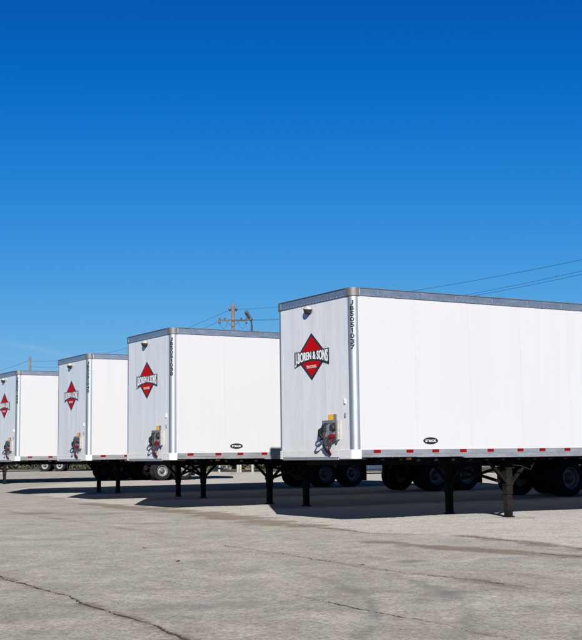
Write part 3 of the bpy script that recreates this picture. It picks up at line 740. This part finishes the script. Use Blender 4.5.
# ------------------------------------------------------------------ things beyond, seen in the gaps under the trailers
def foliage(n, ctr, rad, size, seed):
    r = np.random.RandomState(seed); mb = MB(); cl = r.normal(size=(26, 3)); cl /= np.linalg.norm(cl, axis=1)[:, None]; cl *= r.rand(26, 1) ** .4
    for i in range(n):
        p = cl[r.randint(26)] * .8 + r.normal(size=3) * .17; p = np.array(ctr) + p * np.array(rad)
        if p[2] < .05: continue
        a = r.normal(size=3); a /= np.linalg.norm(a); b = np.cross(a, r.normal(size=3)); b /= np.linalg.norm(b); s = size * (.6 + r.rand())
        mb.add([p - a * s, p + b * s * .5, p + a * s, p - b * s * .5], [(0, 1, 2, 3)])
    return mb
def tree(loc, label, sc, seed):
    t = empty('tree', loc); r = random.Random(seed)
    mb = MB().tube([(0, 0, -.2), (.05, 0, 1.2), (.0, .05, 2.4), (.1, 0, 3.6)], [.2 * sc, .16 * sc, .12 * sc, .06 * sc], 9)
    for k in range(6):
        a = k * 1.1 + r.random(); mb.tube([(0, 0, 1.7 + .2 * k), (.6 * math.cos(a), .6 * math.sin(a), 2.4 + .25 * k), (1.3 * math.cos(a), 1.3 * math.sin(a), 2.9 + .3 * k)], [.07 * sc, .05 * sc, .02 * sc], 6)
    mb.build('trunk', M['bark'], t); foliage(2600, (0, 0, 3.6), (1.9 * sc, 1.9 * sc, 1.5), .13, seed).build('crown', M['leaf'], t, False)
    tag(t, label, 'tree', 'small trees beyond the yard')
for i, (px, Yd, lab) in enumerate([(214, 95, 'tree trunk seen under the second trailer, left of its near landing leg gap'), (228, 94, 'tree trunk seen under the second trailer just right of the first trunk'), (246, 89, 'tree trunk seen under the second trailer beside its far landing leg'), (80, 124, 'tree seen low between the wheels beneath the third trailer from the right'), (374, 84, 'tree seen behind the dark blue car beneath the nearest trailer')]):
    tree(((px - 291) / F_PX * Yd, Yd, .12), lab, 1.0 + .1 * (i % 3), 40 + i)
shrub_labels = ['low shrub left of the paired tree trunks under the second trailer', 'low shrub between the tree trunks under the second trailer', 'low shrub right of the tree trunks under the second trailer', 'low shrub at the foot of the lone tree under the third trailer', 'low shrub right of the lone tree under the third trailer', 'low shrub behind the grey car beneath the nearest trailer', 'low shrub behind the dark blue car beneath the nearest trailer']
for i, px in enumerate((206, 221, 252, 74, 88, 492, 368)):
    Yd = (91, 89, 86, 113, 111, 82, 83)[i]; t = empty('shrub', ((px - 291) / F_PX * Yd, Yd, .12))
    foliage(900, (0, 0, .55), (.95, .7, .55), .07, 90 + i).build('foliage', M['shrub'], t, False)
    MB().tube([(0, 0, -.05), (.03, 0, .5)], .04, 6).build('stem', M['bark'], t)
    tag(t, shrub_labels[i], 'shrub', 'low shrubs beyond the yard')
edge = lambda x: float(np.interp(x, [-160, -40, -20, -12, -4, 5, 20, 200], [150, 124, 112, 97, 86, 80, 78, 72]))
def verge():
    mt, t_, b = new_mat('dry_grass_verge'); p = geo_pos(t_)
    t_.links.new(ramp(t_, noise(t_, .5, 6, .7, p), [(.3, (.025, .03, .014)), (.6, (.06, .06, .028)), (.8, (.12, .10, .055))]), b.inputs['Base Color']); b.inputs['Roughness'].default_value = .95
    mb = MB(); xv = list(range(-160, 201, 6)); vs = []
    for dy, dz_ in ((0, .008), (3, .10), (20, .2), (330, .45)):
        for x in xv:
            y_ = edge(x) + dy + .7 * math.sin(x * .13) + .4 * math.sin(x * .7); vs.append((x, y_, float(gz(np.array(float(x)), np.array(y_))) + dz_))
    nn = len(xv); mb.add(vs, [(j * nn + i, j * nn + i + 1, (j + 1) * nn + i + 1, (j + 1) * nn + i) for j in range(3) for i in range(nn - 1)], True)
    o = mb.build('grass_verge', mt, None, False); tag(o, 'dark dry grass verge beyond the far edge of the yard', 'grass', kind='structure')
verge()
hedge_labels = ['dark hedge seen low under the leftmost trailers', 'dark hedge seen low under the second trailer behind the bollards', 'dark hedge seen low beneath the nearest trailer']
for i, (x0, x1) in enumerate(((-44, -19), (-17, 2), (4, 32))):
    ya, yb = edge(x0) + 5, edge(x1) + 5
    t = empty('hedge', ((x0 + x1) / 2, (ya + yb) / 2, .15), math.atan2(yb - ya, x1 - x0)); hl = math.hypot(x1 - x0, yb - ya) / 2
    rr_ = np.random.RandomState(300 + i); mb = MB()
    for k in range(9000):
        x = rr_.uniform(-hl, hl); hz = 1.5 + .35 * math.sin(x * 1.3 + i) + .25 * math.sin(x * 3.1); z = rr_.rand() ** .7 * hz; y = rr_.normal() * .45
        a = rr_.normal(size=3); a /= np.linalg.norm(a); b_ = np.cross(a, rr_.normal(size=3)); b_ /= np.linalg.norm(b_); s_ = .13 * (.6 + rr_.rand()); p = np.array((x, y, z))
        mb.add([p - a * s_, p + b_ * s_ * .6, p + a * s_, p - b_ * s_ * .6], [(0, 1, 2, 3)])
    mb.build('foliage', M['leaf'], t, False)
    mb = MB()
    for k in range(int(hl * 2 / 1.5)): x = -hl + .7 + k * 1.5; mb.tube([(x, 0, -.1), (x + .1, .05, .9)], .04, 5)
    tag(mb.build('stems', M['bark'], t), kind='stuff'); tag(t, hedge_labels[i], 'hedge', 'hedges beyond the yard')
for i, px in enumerate((218, 236.5, 239, 251)):
    Yd = 86.5 - i; t = empty('bollard', ((px - 291) / F_PX * Yd, Yd, .05))
    MB().tube([(0, 0, -.1), (0, 0, 1.12), (0, 0, 1.17), (0, 0, 1.19)], [.09, .09, .07, .02], 14).build('post', M['tan_post'], t)
    MB().tube([(0, 0, .9), (0, 0, 1.0)], .093, 14).build('band', M['yellow'], t)
    tag(t, 'pale bollard under the second trailer, ' + ['leftmost of the four', 'second of the four from the left', 'third of the four from the left', 'rightmost of the four'][i], 'bollard', 'pale bollards beyond the yard')
def car(loc, rz, col, label):
    t = empty('parked_car', loc, rz)
    prof = [(-2.2, .32), (-2.25, .62), (-2.15, .88), (-1.2, .98), (-.55, 1.40), (.75, 1.44), (1.5, 1.05), (2.1, .98), (2.25, .75), (2.2, .32)]
    low = [(x, min(z, 1.0)) for x, z in prof]
    mb = MB(); half = [.84, .88, .80]
    def sect(z): return .86 if z < .98 else .86 - .42 * (z - .98)
    n = len(prof)
    for a, b in zip(prof[:-1], prof[1:]):
        mb.add([(a[0], -sect(a[1]), a[1]), (a[0], sect(a[1]), a[1]), (b[0], sect(b[1]), b[1]), (b[0], -sect(b[1]), b[1])], [(0, 1, 2, 3)])
    for s in (-1, 1):
        mb.add([(x, s * sect(z), z) for x, z in [prof[0]] + prof[1:4] + [(1.5, 1.0)] + prof[7:]], [tuple(range(8))[::s]])
        mb.add([(-1.2, s * sect(.98), .98), (-.55, s * sect(1.4), 1.4), (.75, s * sect(1.44), 1.44), (1.5, s * sect(1.0), 1.0)], [(0, 1, 2, 3)])
    mb.box(-2.1, 2.1, -.8, .8, .25, .34)
    bevel(mb.build('body', col, t), .05)
    for s in (-1, 1):
        y = lambda z: s * (sect(z) + .006)
        MB().add([(-.98, y(1.02), 1.02), (-.50, y(1.34), 1.34), (.05, y(1.37), 1.37), (.05, y(1.02), 1.02)], [(0, 1, 2, 3)]).build('side_window', M['glass'], t)
        MB().add([(.12, y(1.02), 1.02), (.12, y(1.37), 1.37), (.72, y(1.38), 1.38), (1.22, y(1.04), 1.04)], [(0, 1, 2, 3)]).build('side_window', M['glass'], t)
        for x in (-1.38, 1.36):
            wv = MB().lathe([(.19, -.0), (.21, -.02), (.29, -.02), (.315, .0), (.315, .2), (.2, .2)], 24, (0, 0, 0)).build('wheel', M['tyre'], t, True); wv.location = (x, s * .72, .315); wv.rotation_euler = (0, 0, 0 if s < 0 else PI)
            wv.location.y = s * .885
            MB().lathe([(.20, .01), (.18, .03), (.06, .0), (.001, -.005)], 20).build('wheel_disc', M['rim'], wv)
        MB().box(-2.25, -2.12, s * .75 - .13, s * .75 + .10, .66, .80).build('headlight', M['lens'], t)
        MB().box(2.14, 2.26, s * .72 - .12, s * .72 + .12, .72, .90).build('tail_light', M['red_tape'], t)
    MB().add([(-1.16, -.76, 1.005), (-1.16, .76, 1.005), (-.60, .67, 1.37), (-.60, -.67, 1.37)], [(0, 1, 2, 3)]).build('windscreen', M['glass'], t).location = (-.012, 0, .012)
    tag(t, label, 'car', 'cars parked beyond the yard')
cw = paint('blue_car_paint', (.025, .04, .075)); cb = paint('dark_car_paint', (.03, .035, .05)); cs = paint('grey_car_paint', (.09, .095, .10))
car((5.2, 74.5, .0), .3, cw, 'dark blue parked car glimpsed beneath the nearest trailer near its nose corner')
car((12.4, 74, .0), 2.9, cs, 'grey parked car glimpsed beneath the nearest trailer beside its near landing leg')
car((19.0, 73, .0), .2, cb, 'near-black parked car glimpsed at far right beneath the nearest trailer')

# ------------------------------------------------------------------ litter
lm = MB().add([(-.05, 0, .0), (-.015, .028, .012), (.035, .020, .004), (.06, 0, .016), (.03, -.025, .003), (-.02, -.024, .014), (0, 0, .002)], [(0, 1, 6), (1, 2, 6), (2, 3, 6), (3, 4, 6), (4, 5, 6), (5, 0, 6)]).mesh('dry_leaf'); lm.materials.append(M['dry_leaf'])
for i, (x, y) in enumerate([(-1.99, 15.97), (-1.35, 13.9), (.75, 13.2)]):
    o = link('dry_leaf', lm, None, (x, y, float(gz(np.array(x), np.array(y))) + .004)); o.rotation_euler = (0, 0, i * 1.3); o.scale = [.7 + .2 * (i % 2)] * 3
    tag(o, ['small reddish dry leaf farthest out on the pale asphalt, left of centre', 'small dry leaf on open asphalt below the second trailer', 'small dry leaf beside the long crack below the nearest trailer'][i], 'leaf', 'dry leaves on the asphalt')
